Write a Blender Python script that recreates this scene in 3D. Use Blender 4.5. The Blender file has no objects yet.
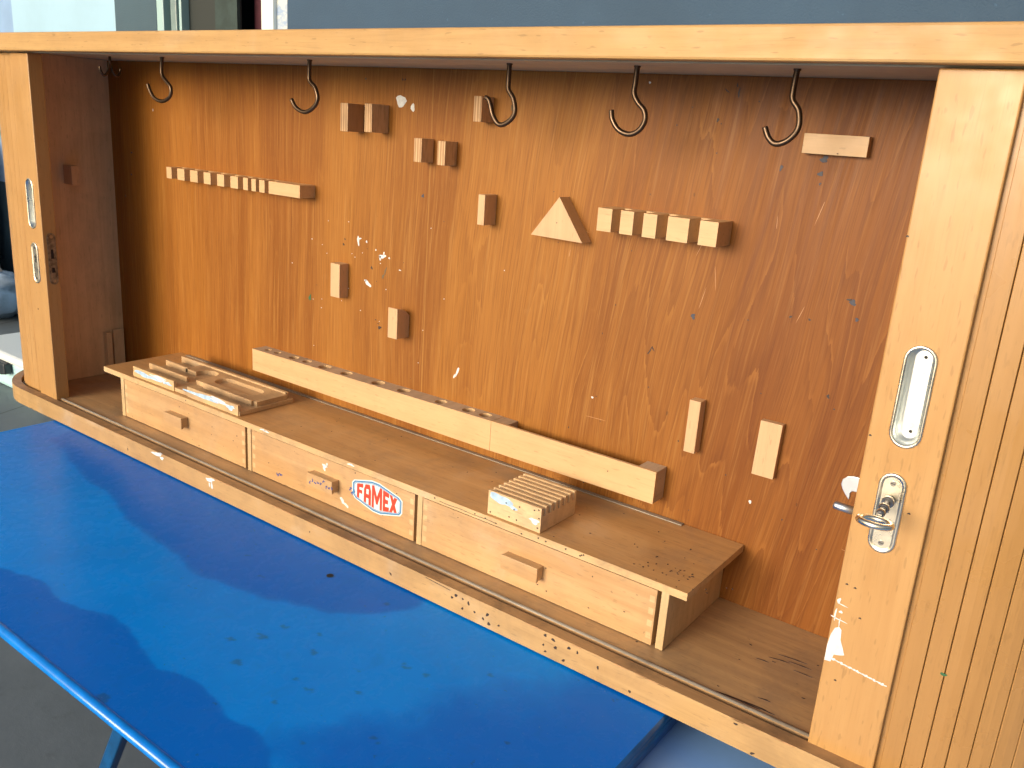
import bpy, bmesh, math, random
from mathutils import Vector, Matrix, noise
S = bpy.context.scene
COL = S.collection
PI = math.pi
rnd = random.Random(7)

# ------------------------------------------------------------------ node helpers
class NT:
    def __init__(s, name):
        s.m = bpy.data.materials.new(name); s.m.use_nodes = True
        s.t = s.m.node_tree; s.t.nodes.clear()
        s.out = s.n('ShaderNodeOutputMaterial'); s.b = s.n('ShaderNodeBsdfPrincipled')
        s.t.links.new(s.b.outputs[0], s.out.inputs[0])
        s.co = s.n('ShaderNodeTexCoord').outputs['Object']
    def n(s, k, **kw):
        x = s.t.nodes.new(k)
        for a, b in kw.items(): setattr(x, a, b)
        return x
    def put(s, sock, v):
        if isinstance(v, bpy.types.NodeSocket): s.t.links.new(v, sock)
        elif isinstance(v, (tuple, list)) and len(v) == 3 and sock.type == 'RGBA': sock.default_value = (*v, 1)
        else: sock.default_value = v
    def math(s, op, a, b=0.0, c=None, clamp=False):
        x = s.n('ShaderNodeMath', operation=op, use_clamp=clamp)
        s.put(x.inputs[0], a); s.put(x.inputs[1], b)
        if c is not None: s.put(x.inputs[2], c)
        return x.outputs[0]
    def xyz(s, v=None):
        x = s.n('ShaderNodeSeparateXYZ'); s.put(x.inputs[0], v or s.co); return x.outputs
    def vec(s, x, y, z):
        c = s.n('ShaderNodeCombineXYZ')
        for i, v in enumerate((x, y, z)): s.put(c.inputs[i], v)
        return c.outputs[0]
    def scale(s, v, k):
        x = s.n('ShaderNodeVectorMath', operation='MULTIPLY'); s.put(x.inputs[0], v); s.put(x.inputs[1], k); return x.outputs[0]
    def noise(s, v, sc=1.0, det=3.0, rough=.5, dist=0.0):
        x = s.n('ShaderNodeTexNoise'); s.put(x.inputs['Vector'], v)
        x.inputs['Scale'].default_value = sc; x.inputs['Detail'].default_value = det
        x.inputs['Roughness'].default_value = rough; x.inputs['Distortion'].default_value = dist
        return x.outputs[0]
    def ramp(s, f, lo, hi, a=0.0, b=1.0):
        x = s.n('ShaderNodeMapRange', interpolation_type='SMOOTHSTEP'); s.put(x.inputs[0], f)
        x.inputs[1].default_value = lo; x.inputs[2].default_value = hi; x.inputs[3].default_value = a; x.inputs[4].default_value = b
        return x.outputs[0]
    def mix(s, f, a, b, mode='MIX'):
        x = s.n('ShaderNodeMix', data_type='RGBA', blend_type=mode, clamp_factor=True)
        s.put(x.inputs[0], f); s.put(x.inputs[6], a); s.put(x.inputs[7], b); return x.outputs[2]
    def bump(s, h, st, dist=.001):
        x = s.n('ShaderNodeBump'); s.put(x.inputs['Height'], h); x.inputs['Strength'].default_value = st; x.inputs['Distance'].default_value = dist
        s.t.links.new(x.outputs[0], s.b.inputs['Normal'])
    def fin(s, col, rough, metal=0.0, spec=.5, coat=0.0):
        s.put(s.b.inputs['Base Color'], col); s.put(s.b.inputs['Roughness'], rough); s.put(s.b.inputs['Metallic'], metal)
        s.b.inputs['Specular IOR Level'].default_value = spec
        if coat: s.b.inputs['Coat Weight'].default_value = coat; s.b.inputs['Coat Roughness'].default_value = .25
        return s.m

def beech(name, light, dark, axis, rough=.42, dirt=0.0, dirtcol=(.10, .065, .04), fleck=.5, wash=0.0, contrast=1.0, spots=0.0):
    t = NT(name)
    k = {0: (1, 22, 22), 1: (22, 1, 22), 2: (22, 22, 1)}[axis]
    v = t.scale(t.co, k)
    g = t.noise(v, 3.5, 4, .6, .6)
    fine = t.noise(t.scale(t.co, tuple(q * 1.0 for q in k)), 26, 3, .6)
    blot = t.noise(t.co, 5, 3, .55)
    f = t.ramp(t.math('ADD', t.math('MULTIPLY', g, .75), t.math('MULTIPLY', blot, .25)), .5 - .22 / contrast, .5 + .22 / contrast)
    c = t.mix(f, dark, light)
    c = t.mix(t.ramp(fine, .52, .72, 0, .22), c, tuple(q * .62 for q in dark))
    kk = {0: (70, 330, 330), 1: (330, 70, 330), 2: (330, 330, 70)}[axis]
    fl = t.noise(t.scale(t.co, kk), 1.0, 1, .4)
    c = t.mix(t.ramp(fl, .66, .74, 0, fleck * .55), c, tuple(q * .5 for q in dark))
    if wash:
        w = t.noise(t.co, 9, 5, .6, .5)
        c = t.mix(t.ramp(w, .55, .75, 0, wash), c, (.62, .60, .55))
    if dirt:
        d = t.noise(t.co, 14, 7, .68, .3)
        c = t.mix(t.ramp(d, .44, .66, 0, dirt), c, dirtcol)
        d2 = t.noise(t.scale(t.co, tuple(1.0 if i == axis else 3.0 for i in range(3))), 40, 5, .7)
        c = t.mix(t.ramp(d2, .6, .72, 0, dirt * .7), c, tuple(q * .6 for q in dirtcol))
    if spots:
        sp = t.noise(t.co, 130, 2, .5)
        c = t.mix(t.ramp(sp, .745, .77, 0, spots * .7), c, (.03, .02, .015))
    t.bump(t.math('ADD', fine, t.math('MULTIPLY', g, .5)), .12, .0006)
    r = t.ramp(t.noise(t.co, 30, 3), .3, .7, rough - .06, rough + .1)
    return t.fin(c, r)

M = {}
M['rail'] = beech('beech_front', (0.526, 0.328, 0.130), (0.432, 0.252, 0.090), 0, .50, dirt=.10, fleck=.8, wash=.10)
M['lip'] = beech('beech_lip', (0.552, 0.356, 0.158), (0.445, 0.273, 0.112), 0, .42, dirt=.22, fleck=.7, wash=.25)
M['liptop'] = beech('beech_lip_top', (0.479, 0.286, 0.133), (0.320, 0.182, 0.083), 0, .5, dirt=.6, fleck=.4)
M['stile'] = beech('beech_stile', (0.505, 0.296, 0.114), (0.449, 0.249, 0.089), 2, .34, dirt=.05, fleck=.6)
M['slat'] = beech('beech_slat', (0.421, 0.233, 0.078), (0.348, 0.186, 0.059), 2, .32, dirt=.0, fleck=.35, contrast=.6)
M['under'] = beech('beech_underside', (0.624, 0.608, 0.430), (0.520, 0.507, 0.348), 0, .5, dirt=.12)
M['side'] = beech('beech_side_panel', (0.795, 0.571, 0.332), (0.654, 0.451, 0.250), 2, .5, dirt=.15)
M['peg'] = beech('beech_peg', (0.631, 0.421, 0.237), (0.548, 0.351, 0.192), 2, .45, dirt=.08, fleck=.6)
M['pegx'] = beech('beech_strip', (0.643, 0.436, 0.231), (0.563, 0.370, 0.191), 0, .45, dirt=.08, fleck=.6)
M['drawer'] = beech('drawer_front', (0.599, 0.386, 0.194), (0.496, 0.294, 0.131), 0, .4, dirt=.34, dirtcol=(.33, .22, .12), fleck=.6, wash=.14, contrast=1.2, spots=.5)
M['post'] = beech('drawer_post', (0.662, 0.488, 0.264), (0.552, 0.386, 0.202), 2, .45, dirt=.2)
M['utop'] = beech('unit_top', (0.610, 0.357, 0.147), (0.458, 0.248, 0.096), 0, .36, dirt=.4, dirtcol=(.30, .20, .125), fleck=.5, wash=.14, contrast=.8, spots=.5)
M['uedge'] = beech('unit_edge', (0.681, 0.478, 0.246), (0.552, 0.359, 0.167), 0, .45, dirt=.5, dirtcol=(.24, .16, .10), fleck=.5, wash=.3, spots=.6)
M['floor'] = beech('cabinet_floor', (0.557, 0.354, 0.171), (0.388, 0.236, 0.117), 0, .38, dirt=.5, dirtcol=(.26, .18, .12), fleck=.5, wash=.18, spots=.5)
M['tray'] = beech('tray_wood', (0.638, 0.438, 0.239), (0.506, 0.337, 0.175), 0, .5, dirt=.45, dirtcol=(.16, .10, .065), wash=.2)
M['slot'] = beech('slotted_wood', (0.780, 0.560, 0.315), (0.640, 0.437, 0.234), 0, .5, dirt=.35, dirtcol=(.2, .14, .09), wash=.25)
M['guide'] = beech('guide_strip', (0.348, 0.312, 0.264), (0.240, 0.210, 0.174), 0, .4, dirt=.4)
M['joint'] = beech('finger_joint_ends', (0.718, 0.515, 0.282), (0.607, 0.414, 0.211), 0, .5, dirt=.2)

def ply():
    t = NT('plywood_edge'); x, y, z = t.xyz()
    s = t.math('SINE', t.math('MULTIPLY', x, 1500.0))
    n = t.noise(t.scale(t.co, (60, 60, 12)), 4, 4)
    c = t.mix(t.ramp(s, -.4, .4), (.40, .22, .10), (.62, .43, .24))
    c = t.mix(t.ramp(n, .4, .7, 0, .5), c, (.34, .20, .10))
    return t.fin(c, .6)
M['ply'] = ply()

def pegside():
    t = beech('peg_side_grain', (.20, .135, .085), (.15, .10, .062), 2, .6, dirt=.2)
    return t
M['endgrain'] = beech('end_grain', (0.550, 0.425, 0.300), (0.425, 0.319, 0.219), 1, .6, dirt=.25)

def veneer():
    t = NT('stained_veneer_back'); x, y, z = t.xyz()
    wob = t.noise(t.scale(t.co, (3.0, 1, 2.0)), 1.0, 2, .5)
    # grain leans over on the right half, straight on the left
    kx = t.ramp(x, .55, 1.15, 0.0, 1.0)         # object x: 0 = left end
    lean = t.math('MULTIPLY', t.math('MULTIPLY', z, .11), kx)
    xx = t.math('SUBTRACT', x, lean)
    xx = t.math('ADD', xx, t.math('MULTIPLY', wob, .035))
    v = t.vec(xx, 0.0, z)
    broad = t.noise(t.scale(v, (14, 1, .8)), 1.0, 3, .5, .4)
    mid = t.noise(t.scale(v, (110, 1, 2.0)), 1.0, 5, .66, .3)
    mid2 = t.noise(t.scale(v, (320, 1, 7)), 1.0, 3, .6)
    fine = t.noise(t.scale(v, (650, 1, 12)), 1.0, 3, .6)
    pore = t.noise(t.scale(v, (900, 1, 55)), 1.0, 2, .5)
    c = t.mix(t.ramp(broad, .3, .7), (0.305, 0.105, 0.0172), (0.458, 0.188, 0.0354))
    c = t.mix(t.ramp(mid, .38, .66, 0, .32), c, (0.508, 0.217, 0.0447))
    c = t.mix(t.ramp(fine, .42, .70, 0, .45), c, (0.183, 0.056, 0.0091))
    c = t.mix(t.ramp(pore, .58, .72, 0, .30), c, (0.528, 0.251, 0.0572))
    c = t.mix(t.ramp(mid2, .52, .68, 0, .35), c, (.62, .32, .095))
    # cathedral figure: light thin zig-zag streaks
    band = t.noise(t.scale(v, (11, 1, 1.1)), 1.0, 2, .4, .3)
    ring = t.math('FRACT', t.math('ADD', t.math('MULTIPLY', band, 22.0), t.math('MULTIPLY', t.noise(t.scale(v, (300, 1, 14)), 1, 2), .30)))
    streak = t.math('MULTIPLY', t.ramp(ring, .89, .97), t.math('ADD', .12, t.math('MULTIPLY', kx, .42)))
    brk = t.ramp(t.noise(t.scale(v, (60, 1, 7)), 1, 2), .42, .62)
    c = t.mix(t.math('MULTIPLY', streak, brk), c, (0.569, 0.260, 0.0601))
    ring2 = t.ramp(ring, .0, .35, .28, 0.0)
    c = t.mix(t.math('MULTIPLY', ring2, kx), c, (0.203, 0.060, 0.0125))
    # tone by x: golden at the left, darker and redder towards the right
    tone = t.ramp(x, .25, .75)
    c = t.mix(tone, t.mix(.55, c, (1.0, .88, .58), 'MULTIPLY'), c)
    tone2 = t.ramp(x, .90, 1.3, 0, .9)
    c = t.mix(tone2, c, t.mix(1.0, c, (.68, .57, .52), 'MULTIPLY'))
    seam = t.math('ABSOLUTE', t.math('SUBTRACT', x, .7445))
    c = t.mix(t.ramp(seam, .0004, .0012, .45, 0.0), c, (0.560, 0.289, 0.0801))
    # bleached scuff smudges
    sm = t.noise(t.scale(t.co, (9, 1, 6)), 1, 6, .7, .6)
    c = t.mix(t.ramp(sm, .64, .82, 0, .12), c, (0.726, 0.482, 0.2420))
    sc = t.noise(t.scale(t.co, (160, 1, 60)), 1, 2, .5)
    c = t.mix(t.ramp(sc, .76, .80, 0, .5), c, (0.066, 0.034, 0.0165))
    t.bump(t.math('ADD', fine, mid), .10, .0005)
    return t.fin(t.mix(1.0, c, (.73, .74, .70), 'MULTIPLY'), t.ramp(mid, .3, .7, .42, .55), 0, .25)
M['veneer'] = veneer()

def simple(name, col, rough, metal=0.0, var=.0, vs=20, spec=.5, bump=0.0):
    t = NT(name)
    c = col
    if var:
        n = t.noise(t.co, vs, 5, .6)
        c = t.mix(t.ramp(n, .3, .7), tuple(q * (1 - var) for q in col), tuple(min(1, q * (1 + var)) for q in col))
        if bump: t.bump(n, bump, .002)
    return t.fin(c, rough, metal, spec)
def metal(name, col, rough, spot=(.12, .11, .10), amt=.5):
    t = NT(name)
    n = t.noise(t.co, 260, 4, .6); n2 = t.noise(t.co, 60, 4, .6)
    c = t.mix(t.ramp(n, .62, .72, 0, amt), t.mix(t.ramp(n2, .4, .65, 0, .3), col, tuple(q * .7 for q in col)), spot)
    t.bump(n2, .08, .0008)
    return t.fin(c, t.ramp(n2, .3, .7, rough - .06, rough + .12), 1.0)
M['nickel'] = metal('old_nickel', (.84, .79, .65), .28)
M['nickelin'] = metal('nickel_recess', (.72, .76, .76), .32, amt=.25)
M['zinc'] = metal('bright_zinc', (.62, .66, .72), .35, amt=.1)
M['steel'] = metal('dark_steel', (.34, .33, .32), .3, amt=.4)
M['hook'] = metal('hook_steel', (.12, .085, .06), .36, spot=(.05, .04, .035))
M['brassy'] = simple('tarnished_plate', (.20, .18, .14), .38, .5, var=.5, vs=150)
M['black'] = simple('dark_hole', (.012, .011, .010), .8)
M['white'] = simple('white_paint_drop', (.70, .74, .76), .45, var=.12, vs=200)
M['whiteblue'] = simple('pale_blue_paint_smear', (.42, .60, .80), .5, var=.2, vs=120)
M['green'] = simple('green_paint_drop', (.03, .12, .05), .45)
M['speck'] = simple('dark_speck', (.035, .022, .02), .5)
M['bluegrey'] = simple('blue_grey_drop', (.05, .055, .08), .6)
M['olive'] = simple('olive_smear', (.13, .10, .055), .6)
M['inkblue'] = simple('blue_ink', (.06, .08, .28), .5)
M['wear_and_reflection'] = simple('pale_wear', (.48, .26, .12), .5, var=.15, vs=150)
M['stk_white'] = simple('sticker_white', (.78, .80, .80), .35)
M['stk_blue'] = simple('sticker_blue', (.07, .25, .50), .35)
M['stk_red'] = simple('sticker_red', (.72, .07, .035), .35)

def table_paint():
    t = NT('blue_table_enamel')
    a = t.n('ShaderNodeVertexColor', layer_name='wear_and_reflection').outputs[0]
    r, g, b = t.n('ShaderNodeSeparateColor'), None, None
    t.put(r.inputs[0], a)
    reflection, dark = r.outputs[0], r.outputs[1]
    c = t.mix(reflection, (.0004, .165, .74), (.0003, .285, .99))  # reflections on the gloss enamel painted in as two blues
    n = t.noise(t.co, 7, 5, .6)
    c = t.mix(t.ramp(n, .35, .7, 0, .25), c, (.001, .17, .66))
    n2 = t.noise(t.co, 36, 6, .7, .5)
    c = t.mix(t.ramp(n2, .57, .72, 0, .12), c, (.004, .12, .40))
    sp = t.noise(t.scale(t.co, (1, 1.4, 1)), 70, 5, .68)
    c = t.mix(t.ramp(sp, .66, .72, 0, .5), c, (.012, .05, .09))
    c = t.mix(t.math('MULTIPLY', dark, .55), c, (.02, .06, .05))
    lg = t.noise(t.co, 420, 1, .5)
    c = t.mix(t.ramp(lg, .77, .79, 0, .35), c, (.35, .55, .75))
    t.bump(n, .03, .003)
    return t.fin(c, t.ramp(n2, .3, .7, .22, .32), 0, .12)
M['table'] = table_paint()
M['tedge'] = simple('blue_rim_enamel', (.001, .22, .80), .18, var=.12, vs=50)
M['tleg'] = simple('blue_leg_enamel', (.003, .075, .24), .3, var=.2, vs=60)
M['pale'] = simple('pale_blue_laminate', (.24, .46, .92), .4, var=.06, vs=8)

# ------------------------------------------------------------------ mesh helpers
def box(bm, x0, x1, y0, y1, z0, z1, mi=0):
    vs = [bm.verts.new((x, y, z)) for x in (x0, x1) for y in (y0, y1) for z in (z0, z1)]
    for q in ((0, 1, 3, 2), (4, 6, 7, 5), (0, 4, 5, 1), (2, 3, 7, 6), (0, 2, 6, 4), (1, 5, 7, 3)):
        f = bm.faces.new([vs[i] for i in q]); f.material_index = mi
    return vs
def prism(bm, pts, axis, a, b, mi=0):
    """pts: polygon in the two remaining axes, extruded from a to b along axis"""
    def mk(p, h):
        q = list(p); q.insert(axis, h); return bm.verts.new(q)
    A = [mk(p, a) for p in pts]; B = [mk(p, b) for p in pts]
    fs = [bm.faces.new(A), bm.faces.new(B[::-1])]
    n = len(pts)
    for i in range(n): fs.append(bm.faces.new((A[i], B[i], B[(i + 1) % n], A[(i + 1) % n])))
    for f in fs: f.material_index = mi
    return A, B
def tube(bm, pts, r, seg=12, mi=0, closed=False, caps=True, taper=None):
    pts = [Vector(p) for p in pts]; n = len(pts); rings = []
    up = Vector((0, 1, 0)); prev = None
    for i, p in enumerate(pts):
        if closed: d = pts[(i + 1) % n] - pts[i - 1]
        else: d = pts[min(i + 1, n - 1)] - pts[max(i - 1, 0)]
        d.normalize()
        if prev is None:
            a = d.cross(up)
            if a.length < .1: a = d.cross(Vector((1, 0, 0)))
        else: a = prev - d * prev.dot(d)
        a.normalize(); prev = a; b = d.cross(a)
        rr = r * (taper[i] if taper else 1)
        rings.append([bm.verts.new(p + (a * math.cos(t) + b * math.sin(t)) * rr) for t in [2 * PI * k / seg for k in range(seg)]])
    for i in range(n if closed else n - 1):
        A, B = rings[i], rings[(i + 1) % n]
        for k in range(seg):
            f = bm.faces.new((A[k], A[(k + 1) % seg], B[(k + 1) % seg], B[k])); f.smooth = True; f.material_index = mi
    if caps and not closed:
        for q in (rings[0][::-1], rings[-1]): bm.faces.new(q).material_index = mi
def smooth_path(pts, n=6):
    pts = [Vector(p) for p in pts]; out = []
    for i in range(len(pts) - 1):
        p0, p1, p2, p3 = pts[max(i - 1, 0)], pts[i], pts[i + 1], pts[min(i + 2, len(pts) - 1)]
        for k in range(n):
            t = k / n
            out.append(.5 * ((2 * p1) + (p2 - p0) * t + (2 * p0 - 5 * p1 + 4 * p2 - p3) * t * t + (3 * p1 - p0 - 3 * p2 + p3) * t ** 3))
    out.append(pts[-1]); return out
def blob(bm, c, ax, u, v, mi, seed=0, rot=0.0, amp=.25, h=.00025, n=14):
    """small irregular raised drop of paint; ax = outward axis/sign e.g. (1,-1): faces -y"""
    axis, sgn = ax; r = random.Random(seed); ph = [r.uniform(0, 6.28) for _ in range(3)]
    P = []
    for k in range(n):
        a = 2 * PI * k / n
        q = 1 + amp * (math.sin(2 * a + ph[0]) * .5 + math.sin(3 * a + ph[1]) * .5 + math.sin(5 * a + ph[2]) * .3)
        x, y = u * q * math.cos(a), v * q * math.sin(a)
        P.append((x * math.cos(rot) - y * math.sin(rot), x * math.sin(rot) + y * math.cos(rot)))
    o = [i for i in range(3) if i != axis]
    def mk(p, s, hh):
        q = list(c); q[o[0]] += p[0] * s; q[o[1]] += p[1] * s; q[axis] += sgn * hh; return bm.verts.new(q)
    A = [mk(p, 1, -.0001) for p in P]; B = [mk(p, .9, h) for p in P]
    f = bm.faces.new(B); f.material_index = mi
    for i in range(n):
        f = bm.faces.new((A[i], A[(i + 1) % n], B[(i + 1) % n], B[i])); f.material_index = mi
def stadium(cx, cz, w, h, n=10, cut=0.0):
    r = w / 2 - cut; hh = h / 2 - w / 2
    P = []
    for k in range(n + 1): a = PI * k / n; P.append((cx + r * math.cos(a), cz + hh + r * math.sin(a)))
    for k in range(n + 1): a = PI + PI * k / n; P.append((cx + r * math.cos(a), cz - hh + r * math.sin(a)))
    return P

def wloc(o):
    v = Vector((0, 0, 0))
    while o: v += o.location; o = o.parent
    return v
def part(name, bm, mats, parent=None, bevel=0.0, label=None, fix=True):
    if fix: bmesh.ops.recalc_face_normals(bm, faces=bm.faces[:])
    off = wloc(parent)
    if off.length: bmesh.ops.translate(bm, verts=bm.verts[:], vec=-off)
    me = bpy.data.meshes.new(name); bm.to_mesh(me); bm.free()
    for m in (mats if isinstance(mats, (list, tuple)) else [mats]): me.materials.append(M[m] if isinstance(m, str) else m)
    o = bpy.data.objects.new(name, me); COL.objects.link(o); o.parent = parent
    if bevel:
        b = o.modifiers.new('bevel', 'BEVEL'); b.width = bevel; b.segments = 2; b.limit_method = 'ANGLE'; b.angle_limit = math.radians(40)
    if label: o['label'] = label
    return o
def root(name, label, cat, loc, group=None):
    o = bpy.data.objects.new(name, None); COL.objects.link(o); o.location = loc; o.empty_display_size = .05
    o['label'] = label; o['category'] = cat
    if group: o['group'] = group
    return o
def tag(o, label, cat, group=None):
    o['label'] = label; o['category'] = cat
    if group: o['group'] = group
    return o
def struct(o): o['kind'] = 'structure'; return o
def cut(o, cutters):
    """carve the cutters out of o for good and delete them"""
    cs = []
    for bm in cutters:
        bmesh.ops.recalc_face_normals(bm, faces=bm.faces[:])
        bmesh.ops.translate(bm, verts=bm.verts[:], vec=-wloc(o.parent))
        me = bpy.data.meshes.new('c'); bm.to_mesh(me); bm.free(); me.materials.append(o.data.materials[0])
        c = bpy.data.objects.new('c', me); COL.objects.link(c); c.parent = o.parent; cs.append(c)
        m = o.modifiers.new('b', 'BOOLEAN'); m.operation = 'DIFFERENCE'; m.object = c; m.solver = 'EXACT'
    bpy.context.view_layer.update()
    dg = bpy.context.evaluated_depsgraph_get()
    me = bpy.data.meshes.new_from_object(o.evaluated_get(dg)); o.modifiers.clear(); o.data = me
    for c in cs: bpy.data.objects.remove(c)
    return o
B = bmesh.new

# ------------------------------------------------------------------ dimensions (metres)
D = .1893            # face of the back panel
ZF = -.572           # cabinet floor
ZB = -.600           # underside
ZC = -.0222          # ceiling
XL, XR = -1.366, .088   # where the rounded ends start
ZT = -.6022          # table top

cab = root('tool_cabinet', 'long light beech wall tool cabinet with its roller doors slid open, on the blue table', 'tool cabinet', (-.65, .1, ZB))

def plan(off, y1=.2):
    """outline of the cabinet in plan, inset by off: rounded front corners"""
    R = .124 - off; P = []
    for k in range(13):
        a = PI / 2 * k / 12
        P.append((XL - R * math.cos(a), .124 - R * math.sin(a)))
    for k in range(13):
        a = PI / 2 * k / 12
        P.append((XR + R * math.sin(a), .124 - R * math.cos(a)))
    P.append((XR + R, y1)); P.append((XL - R, y1)); return P

# top board with its front edge hanging a little lower than the ceiling
bm = B(); prism(bm, plan(.0141, .205), 2, ZC, -.0004)
top = part('top_board', bm, ['rail', 'under', 'white'], cab, .0025)
for f in top.data.polygons:
    if f.normal.z < -.9: f.material_index = 1
bm = B()
o_, i_ = plan(0, .2), plan(.014, .2)
n = len(o_)
def ringband(bm, P, Q, z0, z1, n, mi=0):
    for i in range(n - 1):
        a = [bm.verts.new((*P[i], z)) for z in (z0, z1)]; b = [bm.verts.new((*P[i + 1], z)) for z in (z0, z1)]
        c = [bm.verts.new((*Q[i], z)) for z in (z0, z1)]; d = [bm.verts.new((*Q[i + 1], z)) for z in (z0, z1)]
        bm.faces.new((a[0], b[0], b[1], a[1])).material_index = mi; bm.faces.new((c[0], c[1], d[1], d[0])).material_index = mi
        bm.faces.new((a[0], c[0], d[0], b[0])).material_index = mi; bm.faces.new((a[1], b[1], d[1], c[1])).material_index = mi
ringband(bm, plan(0, .206), plan(.014, .206), -.0258, 0, 26)
bmesh.ops.remove_doubles(bm, verts=bm.verts[:], dist=1e-5)
part('top_edge_strip', bm, ['rail'], cab, .0022)
bm = B(); box(bm, -1.3567, .09, .0235, .0285, -.0262, ZC - .0002); part('upper_track', bm, 'under', cab, .0006)
# chipped spot on the top front edge
# bottom board: lip, groove, guide strip, floor
bm = B(); prism(bm, plan(.0146, .205), 2, ZB + .0004, ZF - .0075)
bot = part('bottom_board', bm, ['lip', 'white', 'speck', 'wear_and_reflection'], cab, .0015)
bm = B()
ringband(bm, plan(0, .205), plan(.0145, .205), ZB, ZF, 26)
bmesh.ops.remove_doubles(bm, verts=bm.verts[:], dist=1e-5)
bmesh.ops.recalc_face_normals(bm, faces=bm.faces[:])
for f in bm.faces:
    if f.normal.z > .5: f.material_index = 1
r = random.Random(5)
FR = (1, -1)
specks = [(-.2633, -.5765), (-.2534, -.5775), (-.2646, -.588), (-.2344, -.5785), (-.2243, -.579), (-.2618, -.5945), (-.2394, -.5950),
          (-.1635, -.5943), (-.0587, -.5765), (-.0402, -.5975), (-.3816, -.5785), (-.3638, -.5811), (-.3719, -.5906), (-.3377, -.584), (-.322, -.5905),
          (-.372, -.579), (-.355, -.588), (-.387, -.583), (-.343, -.591), (-.20, -.585), (-.25, -.585), (-1.03, -.590), (-.62, -.585), (-.48, -.59), (-.335, -.594)]
for i, (x, z) in enumerate(specks):
    blob(bm, (x, 0, z), FR, r.uniform(.0012, .0024), r.uniform(.0010, .0019), 3, i, r.uniform(0, 3))
for k in range(14):   # a scraped dark edge
    x = -.425 + k * .0026; blob(bm, (x, 0, -.5737 - k * .00013), FR, .0018, .0004, 3, k)
for (x, z, u, v, s) in [(-.9518, -.5756, .012, .0035, 1), (-.94, -.579, .004, .003, 8), (-.8246, -.5775, .010, .003, 2), (-.8206, -.5845, .0018, .007, 3), (-.826, -.585, .0012, .004, 4)]:
    blob(bm, (x, 0, z), FR, u, v, 2, s, .1, .4)
for k in range(26):
    x = r.uniform(-1.25, .05); blob(bm, (x, 0, -.5727), FR, r.uniform(.004, .016), .0005, 4, k, 0, .4)
part('bottom_lip', bm, ['lip', 'liptop', 'white', 'speck', 'wear_and_reflection'], cab, .0012, fix=False)
bm = B()
box(bm, -1.3567, .10, .0205, .205, ZF - .0073, ZF)
tf = [f for f in bm.faces]
for i in range(20):
    blob(bm, (r.uniform(-.35, .06), r.uniform(.03, .15), ZF), (2, 1), r.uniform(.0005, .0022), r.uniform(.0004, .0009), 1, i, r.uniform(-.3, .3))
for (x, y, u, v, ro) in [(-.052, .128, .011, .0010, .1), (-.043, .122, .009, .0009, .05), (-.062, .117, .008, .0010, .2), (-.036, .110, .007, .0008, .0), (-.075, .105, .005, .0009, .1), (-.050, .045, .0045, .0010, .1), (-.068, .028, .016, .0018, .03), (-.050, .030, .012, .0013, .0)]:
    blob(bm, (x, y, ZF), (2, 1), u, v, 1, 3, ro, .5, .0002, 20)
part('cabinet_floor', bm, ['floor', 'speck'], cab)
bm = B(); tube(bm, [(x, .0228, ZF - .0006) for x in (-1.356, -.9, -.4, .1)], .0023, 10); part('guide_strip', bm, 'guide', cab)

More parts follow.
